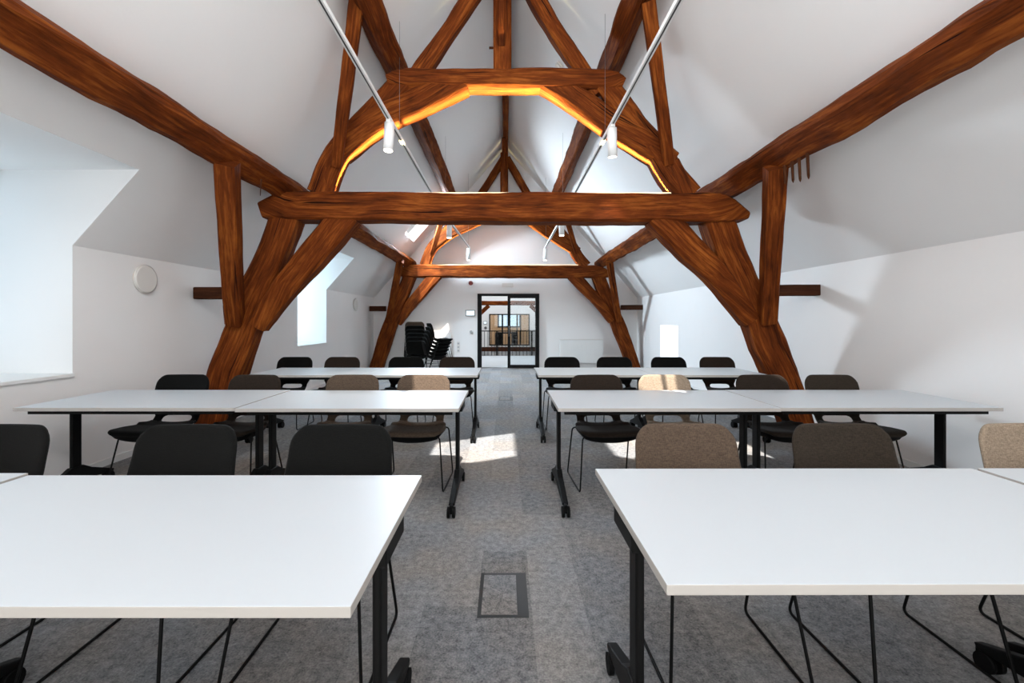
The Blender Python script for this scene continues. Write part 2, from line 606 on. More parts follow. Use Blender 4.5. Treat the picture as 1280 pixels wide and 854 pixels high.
# skirting
for nm, x0, x1, ya, yb in (('baseboard_left', -WX, -WX + .012, Y0, Y1), ('baseboard_right', WX - .012, WX, Y0, Y1)):
    bm = bmesh.new()
    box(bm, x0, x1, ya, yb, 0, .06)
    struct(link(nm, bm, M['white_metal']))
bm = bmesh.new()
box(bm, -WX + .012, DOOR[0] - .01, Y1 - .012, Y1, 0, .06)
box(bm, DOOR[1] + .01, WX - .012, Y1 - .012, Y1, 0, .06)
struct(link('baseboard_far', bm, M['white_metal']))


# dormer windows on the left
def dormer(name, ya, yb):
    root = struct(empty(name, (-WX, (ya + yb) / 2, SILL)))
    ox, oy, oz = root.location
    XO = -4.55
    bm = bmesh.new()
    for y in (ya, yb):
        q = [(-WX, SILL), (XO, SILL), (XO, DTOP), (-DX, DTOP), (-WX, WZ)]
        e_ = .004
        q = [(-WX + .001, SILL), (XO, SILL), (XO, DTOP), (-DX + .003, DTOP), (-WX + .001, WZ + .004)]
        prism(bm, q, y + e_ if y == ya else y - e_, y - .12 if y == ya else y + .12)
    box(bm, XO, -DX - .001, ya - .12, yb + .12, DTOP - .004, DTOP + .12)
    box(bm, XO, -WX - .02, ya, yb, SILL - .15, SILL - .03)
    o = link('reveal', bm, M['plaster'], root)
    o.location = (-ox, -oy, -oz)
    bm = bmesh.new()
    box(bm, XO, -WX + .025, ya + .006, yb - .006, SILL - .022, SILL + .006, .004)
    o = link('window_sill', bm, M['white_metal'], root)
    o.location = (-ox, -oy, -oz)
    bm = bmesh.new()
    w = .07
    for a in ((ya, ya + w, SILL, DTOP), (yb - w, yb, SILL, DTOP), ((ya + yb) / 2 - w / 2, (ya + yb) / 2 + w / 2, SILL, DTOP),
              (ya, yb, SILL, SILL + w), (ya, yb, DTOP - w, DTOP)):
        box(bm, XO - .06, XO, a[0], a[1], a[2], a[3])
    o = link('window_frame', bm, M['white_metal'], root)
    o.location = (-ox, -oy, -oz)
    bm = bmesh.new()
    box(bm, XO - .04, XO - .03, ya + .02, yb - .02, SILL + .02, DTOP - .02)
    o = link('pane', bm, M['glass'], root)
    o.location = (-ox, -oy, -oz)


dormer('window_1', *D1)
dormer('window_2', *D2)

# low framed opening built for a pale rectangle on the right wall
root = struct(empty('low_opening', (WX, (LOW_OPEN[0] + LOW_OPEN[1]) / 2, LOW_OPEN[2])))
a, b, c, d = LOW_OPEN
bm = bmesh.new()
for p in ((a - .1, a + .004, c - .1, d + .1), (b - .004, b + .1, c - .1, d + .1), (a, b, c - .1, c + .004), (a, b, d - .004, d + .1)):
    box(bm, WX + .001, WX + .6, *p)
o = link('reveal', bm, M['plaster'], root); o.location = -root.location
bm = bmesh.new()
for p in ((a, a + .06, c, d), (b - .06, b, c, d), (a, b, c, c + .06), (a, b, d - .06, d)):
    box(bm, WX + .52, WX + .57, *p)
o = link('window_frame', bm, M['white_metal'], root); o.location = -root.location


# roof windows: the far left one is seen, the others are added
def roof_window(name, side, rect, frame=True):
    ya, yb, xa, xb = rect
    root = struct(empty(name, (side * (xa + xb) / 2, (ya + yb) / 2, ceil_z((xa + xb) / 2))))
    n = Vector((side * SL, 0, 1)).normalized()
    bm = bmesh.new()

    def P(x, y, h):
        return Vector((side * x, y, ceil_z(x))) + n * h
    w = .05
    for (x0, x1, y0, y1) in ((xa, xa + w, ya, yb), (xb - w, xb, ya, yb), (xa + w, xb - w, ya, ya + w), (xa + w, xb - w, yb - w, yb)):
        lo = [bm.verts.new(P(x, y, .17)) for x, y in ((x0, y0), (x1, y0), (x1, y1), (x0, y1))]
        hi = [bm.verts.new(P(x, y, .23)) for x, y in ((x0, y0), (x1, y0), (x1, y1), (x0, y1))]
        bm.faces.new(lo); bm.faces.new(hi[::-1])
        for i in range(4):
            bm.faces.new((lo[i], hi[i], hi[(i + 1) % 4], lo[(i + 1) % 4]))
    bmesh.ops.recalc_face_normals(bm, faces=bm.faces[:])
    o = link('window_frame', bm, M['white_metal'], root); o.location = -root.location


roof_window('window_4', -1, SKY_VIS)
roof_window('added_window_5', -1, SUN_HOLE_RIDGE)  # this and the next three are added, out of view
roof_window('added_window_6', 1, SUN_HOLE_RIDGE)
roof_window('added_window_9', -1, SUN_HOLE_LOW)
roof_window('added_window_10', 1, SUN_HOLE_LOW)

# ------------------------------------------------------------------ roof timbers
TY = 5.2                                        # front face of the near truss
S_ = TY / 560


def tp(px, py):                                 # measured truss outline -> metres in the truss plane
    return ((px - 632) * S_, H + (401 - py) * S_)


TD = 0.25
YV = (0, 1, 0)


def tpath(pts, depth, front=0.0):
    out = []
    for px, py, w in pts:
        x, z = tp(px, py)
        out.append(((x, front + depth / 2, z), w * S_, depth))
    return out


TRUSS = [
    ('leg', [(354, 268, 36), (334, 320, 35), (320, 351, 36), (303, 397, 38), (288, 439, 40), (279, 463, 41), (272, 486, 40), (254, 545, 37)], .25, .0),
    ('leg', [(899, 268, 36), (915, 309, 37), (932, 351, 36), (951, 393, 37), (966, 432, 39), (984, 477, 36), (1007, 545, 34)], .25, .0),
    ('knee_brace', [(432, 266, 36), (390, 317, 33), (356, 355, 31), (318, 408, 22)], .21, -.012),
    ('knee_brace', [(825, 266, 36), (868, 312, 34), (903, 348, 31), (941, 402, 20)], .21, -.012),
    ('tie_beam', [(326, 263, 20), (345, 258, 30), (372, 257, 37), (480, 258, 35), (632, 258.5, 36), (780, 259.5, 36), (885, 259, 36), (915, 263, 28), (936, 269, 10)], .27, -.03),
    ('rafter', [(396, 241, 30), (418, 190, 30), (460, 146, 30), (502, 98, 28)], .23, .0),
    ('rafter', [(866, 243, 30), (843, 215, 30), (827, 188, 30), (798, 155, 30), (752, 94, 28)], .23, .0),
    ('arch_brace', [(403, 242, 20), (410, 215, 20), (425, 186, 20)], .235, -.004),
    ('arch_brace', [(859, 244, 20), (853, 224, 20), (841, 202, 20)], .235, -.004),
    ('arch_brace', [(421, 187, 26), (470, 147, 31), (519, 124, 31), (581, 99, 24)], .24, -.008),
    ('arch_brace', [(681, 99, 24), (720, 120, 30), (762, 149, 31), (843, 201, 26)], .24, -.008),
    ('collar_beam', [(484, 101, 16), (510, 97, 24), (632, 96.5, 25), (755, 98, 25), (780, 104, 14)], .245, -.016),
    ('upper_rafter', [(505, 113, 20), (560, 33, 20), (628, -72, 20)], .16, .03),
    ('upper_rafter', [(750, 113, 20), (696, 33, 20), (636, -72, 20)], .16, .03),
    ('king_post', [(628, 92, 22), (628, 20, 23), (628, -86, 22)], .17, .01),
    ('stub_beam', [(283, 366, 15), (237, 366, 15)], .12, .06),
    ('stub_beam', [(968, 362.5, 14), (1031, 362, 14)], .12, .06),
]
LED_X = (-2.0, 2.0)


def truss(y, label, seed, led):
    root = empty('roof_truss', (0, y, 0))
    tag(root, label, 'roof truss', 'timber roof trusses')
    for i, (nm, pts, dep, fr) in enumerate(TRUSS):
        timber(nm, tpath(pts, dep, fr), YV, M['wood_dark'] if nm == 'stub_beam' else M['wood'], root, seed + i * 1.37,
               amp=.004 if nm in ('stub_beam', 'king_post') else .014, bev=.008 if nm == 'stub_beam' else .022)
    bm = bmesh.new()
    x0, z0 = tp(611, 54)
    cyl(bm, (x0, .09, z0), (x0 + .1, .09, z0), .014, n=8)
    link('peg', bm, M['wood_dark'], root)
    # warm light strip lying along the top of the tie beam
    bm = bmesh.new()
    z = tp(0, 239.0)[1]
    box(bm, LED_X[0], LED_X[1], .075, .115, z - .008, z + .008, .002)
    link('light_strip', bm, M['led'], root)
    a = area('tie_beam_strip_light', (0, y + .105, z + .03), (0, .04, 1), 4.1, .03, led, (1.0, .86, .42), math.radians(16))
    a.rotation_euler = (PI, 0, 0)
    a.parent = None
    return root


truss(TY, 'large curved oak roof truss standing behind the second row of chairs', 1.0, 44)
truss(12.0, 'smaller-looking oak roof truss standing against the far wall around the doors', 4.0, 24)

# purlins: square to the slope, two each side
NRM = {s: Vector((s * SL, 0, 1)).normalized() for s in (-1, 1)}


def purlin(side, x, w, dep, off, label, seed, amp=.02):
    n = NRM[side]
    pts = []
    for i in range(12):
        y = Y0 + .02 + (Y1 - Y0 - .02) * i / 11
        wob = .022 * noise.noise(Vector((y * .45, seed, 0)))
        c = Vector((side * x, y, ceil_z(x))) - n * off + Vector((0, 0, wob))
        pts.append((c, w * (1 + .12 * noise.noise(Vector((y * .6, seed, 3)))), dep))
    o = timber('purlin', pts, n, M['wood'], None, seed, amp=amp, bev=.03)
    return tag(o, label, 'purlin', 'roof purlins')


pl = purlin(-1, 2.772, .265, .25, .165, 'lower oak purlin along the left slope, above the dormer windows', 11.0)
pr = purlin(1, 2.762, .265, .25, .165, 'lower oak purlin along the right slope, with pegs hanging under it', 12.0)
purlin(-1, 1.46, .235, .25, .15, 'upper oak purlin along the left slope, close under the ridge', 13.0, .014)
purlin(1, 1.40, .225, .25, .15, 'upper oak purlin along the right slope, close under the ridge', 14.0, .014)
for i, (x, y, l) in enumerate(((2.60, 3.86, .11), (2.60, 3.97, .10), (2.595, 4.06, .08), (2.59, 4.16, .07))):
    bm = bmesh.new()
    zt = ceil_z(2.762) - .15 * 1.52 - .04
    l += .05
    cyl(bm, (x, y, zt), (x + .01, y, zt - l - .04), .014, .011, 8)
    cyl(bm, (x + .01, y, zt - l - .04), (x + .012, y, zt - l - .065), .011, .002, 8)
    link('peg', bm, M['wood_dark'], pr)
bm = bmesh.new()
cyl(bm, (-2.52, 4.62, 2.80), (-2.53, 4.62, 2.63), .008, .003, 8)
link('nail', bm, M['wood_dark'], pl)

pts = [((0, Y0 + .02 + (Y1 - Y0 - .02) * i / 8, 5.99), .13, .2) for i in range(9)]
o = timber('ridge_beam', pts, (0, 0, 1), M['wood'], None, 15.0, amp=.008)
tag(o, 'thin oak ridge beam running under the peak of the roof', 'ridge beam')


def strut(p0, p1, w, dep, label, seed, B=(0, .62, .78), grp='timber struts'):
    o = timber('timber_strut', [(p0, w, dep), ((Vector(p0) + Vector(p1)) / 2, w * .97, dep), (p1, w * .95, dep)], B, M['wood'], None, seed, amp=.006, bev=.012)
    return tag(o, label, 'strut', grp)


for y, where, sd in ((TY, 'nearer', 20.0), (12.0, 'far', 30.0)):
    dy = y - TY
    wtxt = 'beside the near truss' if dy == 0 else 'beside the far truss'
    strut((-2.57, 4.13 + dy, 2.80), (-3.14, 5.19 + dy, 1.32), .18, .17, f'slanting oak post from the left lower purlin to the leg, {wtxt}', sd)
    strut((2.56, 4.25 + dy, 2.80), (3.03, 5.19 + dy, 1.34), .17, .17, f'slanting oak post from the right lower purlin to the leg, {wtxt}', sd + 1)
    strut((-1.42, 4.28 + dy, 4.40), (-1.97, 5.22 + dy, 3.15), .13, .13, f'thin oak brace between left upper purlin and rafter, {wtxt}', sd + 2)
    strut((1.36, 4.28 + dy, 4.40), (1.90, 5.22 + dy, 3.18), .13, .13, f'thin oak brace between right upper purlin and rafter, {wtxt}', sd + 3)
    strut((-.045, 4.25 + dy, 5.86), (-.045, 5.24 + dy, 4.56), .095, .1, f'short oak brace from ridge beam down to the king post, {wtxt}', sd + 4)

# ------------------------------------------------------------------ tables
TZ = .74


def make_table(L, D=.8):
    root = empty('folding_table')
    bm = bmesh.new()
    box(bm, -L / 2, L / 2, -D / 2, D / 2, TZ - .025, TZ, .0025)
    for f in bm.faces:
        if abs(f.normal.z) < .5:
            f.material_index = 1
    bm.normal_update()
    for f in bm.faces:
        f.material_index = 1 if abs(f.normal.z) < .5 else 0
    link('tabletop', bm, M['laminate'], root, extra=(M['table_edge'],))
    bm = bmesh.new()
    i = .05
    box(bm, -L / 2 + i, L / 2 - i, -D / 2 + i, -D / 2 + i + .03, TZ - .055, TZ - .026)
    box(bm, -L / 2 + i, L / 2 - i, D / 2 - i - .03, D / 2 - i, TZ - .055, TZ - .026)
    box(bm, -L / 2 + .07, L / 2 - .07, -.035, .035, TZ - .075, TZ - .026)
    link('under_frame', bm, M['black_metal'], root)
    for s in (-1, 1):
        x = s * (L / 2 - .05)
        bm = bmesh.new()
        prism(bm, [(x - .014, -.042), (x + .014, -.042), (x + .014, .042), (x - .014, .042)], .11, TZ - .03, 'Z')
        bmesh.ops.bevel(bm, geom=[e for e in bm.edges if abs(e.verts[0].co.z - e.verts[1].co.z) > .1], offset=.012, segments=3, affect='EDGES', profile=.5)
        leg = link('leg', bm, M['black_metal'], root)
        bm = bmesh.new()
        box(bm, min(x - s * .03, x + s * .047), max(x - s * .03, x + s * .047), -.11, .11, TZ - .082, TZ - .026, .006)
        link('bracket', bm, M['black_metal'], leg)
        bm = bmesh.new()
        prof = [(-.395, .088), (-.385, .068), (-.1, .085), (0, .10), (.1, .085), (.315, .068), (.325, .088), (.12, .165), (.05, .205), (-.05, .205), (-.12, .165)]
        prism(bm, prof, x - .021, x + .021, 'X')
        bmesh.ops.bevel(bm, geom=[e for e in bm.edges if abs(e.verts[0].co.x - e.verts[1].co.x) < .001], offset=.006, segments=2, affect='EDGES', profile=.5)
        link('foot', bm, M['black_metal'], leg)
        for yy, tr in ((-.385, -.03), (.315, -.03)):
            bm = bmesh.new()
            for dx in (-.018, .018):
                cyl(bm, (x + dx - .009 * (1 if dx > 0 else 1), yy + tr, .037), (x + dx + .009, yy + tr, .037), .037, n=18)
            box(bm, x - .012, x + .012, yy + tr - .02, yy + .012, .03, .086, .005)
            link('castor', bm, M['rubber'], leg)
    return root


def dup(root, loc=None, rz=None):
    r = root.copy()
    COL.objects.link(r)
    for ch in list(root.children):
        c = ch.copy(); COL.objects.link(c); c.parent = r
        for g in list(ch.children):
            d = g.copy(); COL.objects.link(d); d.parent = c
    if loc is not None:
        r.location = loc
    if rz is not None:
        r.rotation_euler = (0, 0, rz)
    return r


table_a = make_table(1.53)
table_b = make_table(1.275)
used = set()


def place_table(proto, x, y, rz, label):
    t = proto if proto.name not in used else dup(proto)
    used.add(proto.name)
    t.location = (x, y, 0)
    t.rotation_euler = (0, 0, rz)
    tag(t, label, 'table', 'white training tables')


place_table(table_a, -1.09, 1.34, 0, 'white table nearest the viewer on the left, beside the aisle')
place_table(table_a, -2.645, 1.365, 0, 'white table at the very left end of the front row, mostly outside the picture')
place_table(table_a, 1.13, 1.42, .003, 'white table nearest the viewer on the right, beside the aisle')
place_table(table_a, 2.685, 1.425, .003, 'white table at the right end of the front row, running out of the picture')
place_table(table_a, -1.085, 3.46, 0, 'white table in the second row, left of the aisle, its end castors by the aisle')
place_table(table_a, -2.63, 3.485, 0, 'white table in the second row pushed against the left wall under the dormer')
place_table(table_a, 1.125, 3.47, 0, 'white table in the second row, right of the aisle, its end castors by the aisle')
place_table(table_a, 2.665, 3.485, 0, 'white table in the second row with its end at the right wall')
place_table(table_b, -.945, 5.32, 0, 'white table in the third row, left of the aisle, in front of the stacked chairs')
place_table(table_b, -2.225, 5.325, 0, 'white table in the third row next to the left truss leg')
place_table(table_b, 1.0, 5.33, 0, 'white table in the third row, right of the aisle, in front of the radiator')
place_table(table_b, 2.28, 5.335, 0, 'white table in the third row next to the right truss leg')

# ------------------------------------------------------------------ chairs


def shell_grid():
    """profile of the one-piece upholstered shell: arclength s from seat front to top of back"""
    ctrl = [(-.265, .437), (-.235, .457), (-.10, .452), (.05, .445), (.145, .452), (.195, .488), (.222, .545), (.262, .68), (.305, .855)]
    P = [Vector((a, b)) for a, b in ctrl]
    pts = []
    for i in range(len(P) - 1):
        p0 = P[i - 1] if i else P[i] * 2 - P[i + 1]
        p3 = P[i + 2] if i + 2 < len(P) else P[i + 1] * 2 - P[i]
        for j in range(14):
            t = j / 14
            pts.append(.5 * (2 * P[i] + (P[i + 1] - p0) * t + (2 * p0 - 5 * P[i] + 4 * P[i + 1] - p3) * t * t + (3 * P[i] - p0 - 3 * P[i + 1] + p3) * t ** 3))
    pts.append(P[-1])
    S = [0.0]
    for a, b in zip(pts, pts[1:]):
        S.append(S[-1] + (b - a).length)
    return pts, S


SP, SS = shell_grid()
SL_TOT = SS[-1]


def prof(s):
    s = min(max(s, 0), SL_TOT)
    for i in range(len(SS) - 1):
        if SS[i + 1] >= s:
            t = (s - SS[i]) / (SS[i + 1] - SS[i])
            p = SP[i] * (1 - t) + SP[i + 1] * t
            d = (SP[i + 1] - SP[i]).normalized()
            return p, Vector((-d.y, d.x))
    return SP[-1], Vector((-1, 0))


def interp(tab, s):
    for (a, va), (b, vb) in zip(tab, tab[1:]):
        if s <= b:
            t = min(max((s - a) / (b - a), 0), 1)
            t = t * t * (3 - 2 * t)
            return va * (1 - t) + vb * t
    return tab[-1][1]


HOLE0, HOLE1, HOLEX = .435, .505, .125          # slot between seat and back (arclength, half width)
WT = [(0, .25), (.18, .255), (.30, .235), (.40, .195), (.50, .192), (.565, .22), (.64, .243), (.75, .237), (SL_TOT, .224)]


def half_w(s):
    w = interp(WT, s)
    for d, r in ((s, .07), (SL_TOT - s, .075)):
        if d < r:
            w -= r - math.sqrt(max(r * r - (r - d) ** 2, 0))
    return w


def chair_panel(s0, s1, T, lower=False):
    """pillow-like panel between arclengths s0..s1 (closed edge); slot left open"""
    bm = bmesh.new()
    rows = []
    brk = sorted({s0, s1} | {v for v in (HOLE0, HOLE1) if s0 < v < s1})
    for a, b in zip(brk, brk[1:]):
        k = max(4, int((b - a) / .022))
        for i in range(k):
            rows.append(a + (b - a) * i / k)
    rows.append(s1)
    # denser towards the rounded ends
    ext = []
    if s0 <= 0:
        ext += [.002, .006, .014]
    if s1 >= SL_TOT:
        ext += [SL_TOT - .002, SL_TOT - .006, SL_TOT - .014]
    for e_, h in ((HOLE0, 1), (HOLE1, -1)):
        if s0 <= e_ <= s1:
            ext += [e_ + h * .004, e_ + h * .012]
    rows = sorted(set(rows + [e for e in ext if s0 <= e <= s1]))
    UI, UO = [0, .35, .7, 1.0], [0, .12, .3, .55, .8, .93, 1.0]
    cols = UI[:-1] + [None] + UO[1:]
    top, bot = {}, {}
    nI = len(UI) - 1
    nC = nI + len(UO) - 1
    for i, s in enumerate(rows):
        w = half_w(s)
        hx = HOLEX
        r = .03
        inh = HOLE0 - 1e-6 <= s <= HOLE1 + 1e-6
        if inh:
            d = min(s - HOLE0, HOLE1 - s)
            if d < r:
                hx = HOLEX - (r - math.sqrt(max(r * r - (r - d) ** 2, 0)))
        hx = min(hx, w * .8)
        p, nrm = prof(s)
        for k in range(-nC, nC + 1):
            a = abs(k)
            x = hx * UI[a] if a <= nI else hx + (w - hx) * UO[a - nI]
            de = min(w - x, s if s0 <= 0 else 9, SL_TOT - s if s1 >= SL_TOT else 9)
            if inh:
                de = min(de, max(x - hx, 0) if a >= nI else 0)
            elif a <= nI:
                dh = HOLE0 - s if s < HOLE0 else s - HOLE1
                de = min(de, dh)
            th = T * math.sqrt(min(1, max(de, 0) / .02) * (2 - min(1, max(de, 0) / .02))) if de < .02 else T
            # gentle dish across the width
            curve = .035 * (x / .25) ** 2 * (1 if s > .3 else .35)
            cx = (1 if k >= 0 else -1) * x
            base = Vector((cx, p.x - (nrm.x * 0) - (curve if s > .42 else 0), p.y + (curve if s <= .42 else 0)))
            N3 = Vector((0, nrm.x, nrm.y))
            edge_shared = th < 1e-6
            v = bm.verts.new(base + N3 * th / 2)
            top[(i, k)] = v
            bot[(i, k)] = v if edge_shared else bm.verts.new(base - N3 * th / 2)
    for i in range(len(rows) - 1):
        sm = (rows[i] + rows[i + 1]) / 2
        for k in range(-nC, nC):
            if HOLE0 < sm < HOLE1 and -nI <= k < nI:
                continue
            for g, flip in ((top, False), (bot, True)):
                q = [g[(i, k)], g[(i, k + 1)], g[(i + 1, k + 1)], g[(i + 1, k)]]
                u = []
                for v in q:
                    if v not in u:
                        u.append(v)
                if len(u) < 3:
                    continue
                try:
                    f = bm.faces.new(u[::-1] if flip else u)
                    f.smooth = True
                except ValueError:
                    pass
    bmesh.ops.delete(bm, geom=[v for v in bm.verts if not v.link_faces], context='VERTS')
    # close the cut where seat and back meet
    return bm


def shell_under():
    """black moulded shell visible under the seat"""
    bm = bmesh.new()
    G = {}
    rows = [.006 + .406 * i / 16 for i in range(17)]
    for i, s in enumerate(rows):
        p, nrm = prof(s)
        w = half_w(s) - .006
        for k in range(-6, 7):
            u = k / 6
            bulge = .066 * (1 - u * u) ** .35 * min(1, (i / 1.5)) * min(1, (16 - i) / 5)
            dish = .035 * (w * u / .25) ** 2 * .35 if s <= .42 else 0
            G[(i, k)] = bm.verts.new(Vector((w * u, p.x, p.y + dish)) - Vector((0, nrm.x, nrm.y)) * (.012 + bulge))
    for i in range(16):
        for k in range(-6, 6):
            f = bm.faces.new((G[(i, k)], G[(i + 1, k)], G[(i + 1, k + 1)], G[(i, k + 1)]))
            f.smooth = True
    return bm


MESH = {}


def chair_meshes(color):
    if 'frame' not in MESH:
        fr = []
        for s in (-1, 1):
            bm = bmesh.new()
            pts = [(s * .10, -.15, .418), (s * .215, -.16, .418), (s * .255, -.245, .0065), (s * .262, .235, .0065), (s * .246, .10, .436), (s * .10, .085, .418)]
            tube(bm, fillet(pts, .035), .0062)
            me = bpy.data.meshes.new('leg_frame')
            bm.to_mesh(me); bm.free(); me.materials.append(M['black_metal'])
            fr.append(me)
        MESH['frame'] = fr
        bm = shell_under()
        me = bpy.data.meshes.new('seat_shell')
        bm.normal_update(); bm.to_mesh(me); bm.free(); me.materials.append(M['black_shell'])
        MESH['under'] = me
    if color not in MESH:
        out = []
        for nm, a, b, T in (('seat', 0, HOLE1, .026), ('backrest', HOLE1, SL_TOT, .026)):
            bm = chair_panel(a, b, T)
            bmesh.ops.recalc_face_normals(bm, faces=bm.faces[:])
            me = bpy.data.meshes.new(nm)
            bm.to_mesh(me); bm.free(); me.materials.append(FAB[color])
            out.append((nm, me))
        MESH[color] = out
    return MESH[color]


PROTO = {}


def make_chair(color):
    root = empty('sled_base_chair')
    parts = list(chair_meshes(color)) + [('seat_shell', MESH['under']), ('leg_frame', MESH['frame'][0]), ('leg_frame', MESH['frame'][1])]
    for nm, me in parts:
        o = bpy.data.objects.new(nm, me)
        COL.objects.link(o)
        o.parent = root
    return root


def chair(color, x, y, rz, label, group, z=0.0, tilt=0.0):
    if color not in PROTO:
        c = PROTO[color] = make_chair(color)
    else:
        c = dup(PROTO[color])
    c.location = (x, y, z)
    c.rotation_euler = (tilt, 0, rz)
    tag(c, label, 'chair', group)
    return c


CH = [
    # front row
    ('charcoal', -.755, 1.80, 0.0, 'charcoal chair behind the front left table, the one beside the aisle', 0),
    ('charcoal', -1.465, 1.80, 0.0, 'charcoal chair behind the front left table, second from the aisle', 0),
    ('charcoal', -2.33, 1.80, 0.0, 'charcoal chair cut by the left picture edge, in front of the wall table', 0),
    ('taupe', .835, 1.82, 0.0, 'light taupe chair behind the front right table, the one beside the aisle', 0),
    ('grey', 1.56, 1.82, 0.0, 'grey-brown chair behind the front right table, second from the aisle', 0),
    ('beige', 2.43, 1.82, 0.0, 'light beige chair at the right picture edge in the front row', 0),
    # second row
    ('black', -2.88, 3.75, .02, 'black chair in the second row between left wall and truss leg', 1),
    ('brown', -2.235, 3.73, -.02, 'dark brown chair in the second row just right of the left truss leg', 1),
    ('taupe', -1.36, 3.73, .0, 'taupe chair in the second row left, second from the aisle', 1),
    ('taupe', -.735, 3.73, -.03, 'taupe chair in the second row left, beside the aisle', 1),
    ('brown', .82, 3.73, .05, 'dark brown chair in the second row right, beside the aisle', 1),
    ('beige', 1.42, 3.73, .03, 'pale beige chair in the second row right, the lightest one', 1),
    ('brown', 2.28, 3.73, .0, 'dark brown chair in the second row just left of the right truss leg', 1),
    ('grey', 2.89, 3.73, -.03, 'grey-brown chair in the second row between truss leg and right wall', 1),
    # third row
    ('black', -2.80, 5.70, 0, 'black chair at the left end of the third row, by the far dormer', 2),
    ('brown', -2.17, 5.70, 0, 'brown chair in the third row left, second from the end', 2),
    ('black', -1.32, 5.70, 0, 'black chair in the third row in front of the chair stacks', 2),
    ('brown', -.645, 5.70, 0, 'brown chair in the third row left, beside the aisle', 2),
    ('black', .75, 5.70, 0, 'black chair in the third row right, beside the aisle', 2),
    ('black', 1.445, 5.70, 0, 'black chair in the third row right, second from the aisle', 2),
    ('black', 2.165, 5.70, 0, 'black chair in the third row below the low bright opening', 2),
    ('brown', 2.81, 5.70, 0, 'brown chair at the right end of the third row', 2),
]
GRP = ('chairs in the front row', 'chairs in the second row', 'chairs in the third row')
for c, x, y, rz, lab, g in CH:
    chair(c, x, y, rz, lab, GRP[g])

# stacks of spare chairs by the far wall
ordn = ['lowest', 'second from the floor', 'third from the floor', 'fourth from the floor', 'fifth from the floor', 'topmost']
for k in range(6):
    c_ = 'taupe' if k == 5 else 'black'
    chair(c_, -2.22 - k * .012, 11.15 + k * .03, PI + .16, f'{c_} chair in the left stack of spare chairs, {ordn[k]}', 'left stack of spare chairs', z=k * .092)
for k in range(6):
    chair('black', -1.78 + k * .03, 11.05 + k * .015, 2.0, f'black chair in the right stack of spare chairs, {ordn[k]}', 'right stack of spare chairs', z=k * .085)

# ------------------------------------------------------------------ floor boxes


def floor_box(x0, x1, y0, y1, label):
    root = empty('floor_box', ((x0 + x1) / 2, (y0 + y1) / 2, 0))
    bm = bmesh.new()
    a, b, c, d = x0 - root.location.x, x1 - root.location.x, y0 - root.location.y, y1 - root.location.y
    w = .017
    for r in ((a, a + w, c, d), (b - .052, b, c, d), (a + w, b - .052, c, c + w), (a + w, b - .052, d - w, d)):
        box(bm, r[0], r[1], r[2], r[3], -.002, .003)
    link('frame', bm, M['box_frame'], root)
    bm = bmesh.new()
    box(bm, a + w, b - .052, c + w, d - w, -.002, .0015)
    link('lid', bm, M['carpet'], root)
    tag(root, label, 'floor box', 'floor boxes')


floor_box(-.129, .106, 2.02, 2.375, 'dark-framed floor box with carpet lid in the aisle nearest the viewer')
floor_box(-.11, .125, 7.55, 7.9, 'small-looking floor box in the far aisle before the doors')

# ------------------------------------------------------------------ track lights


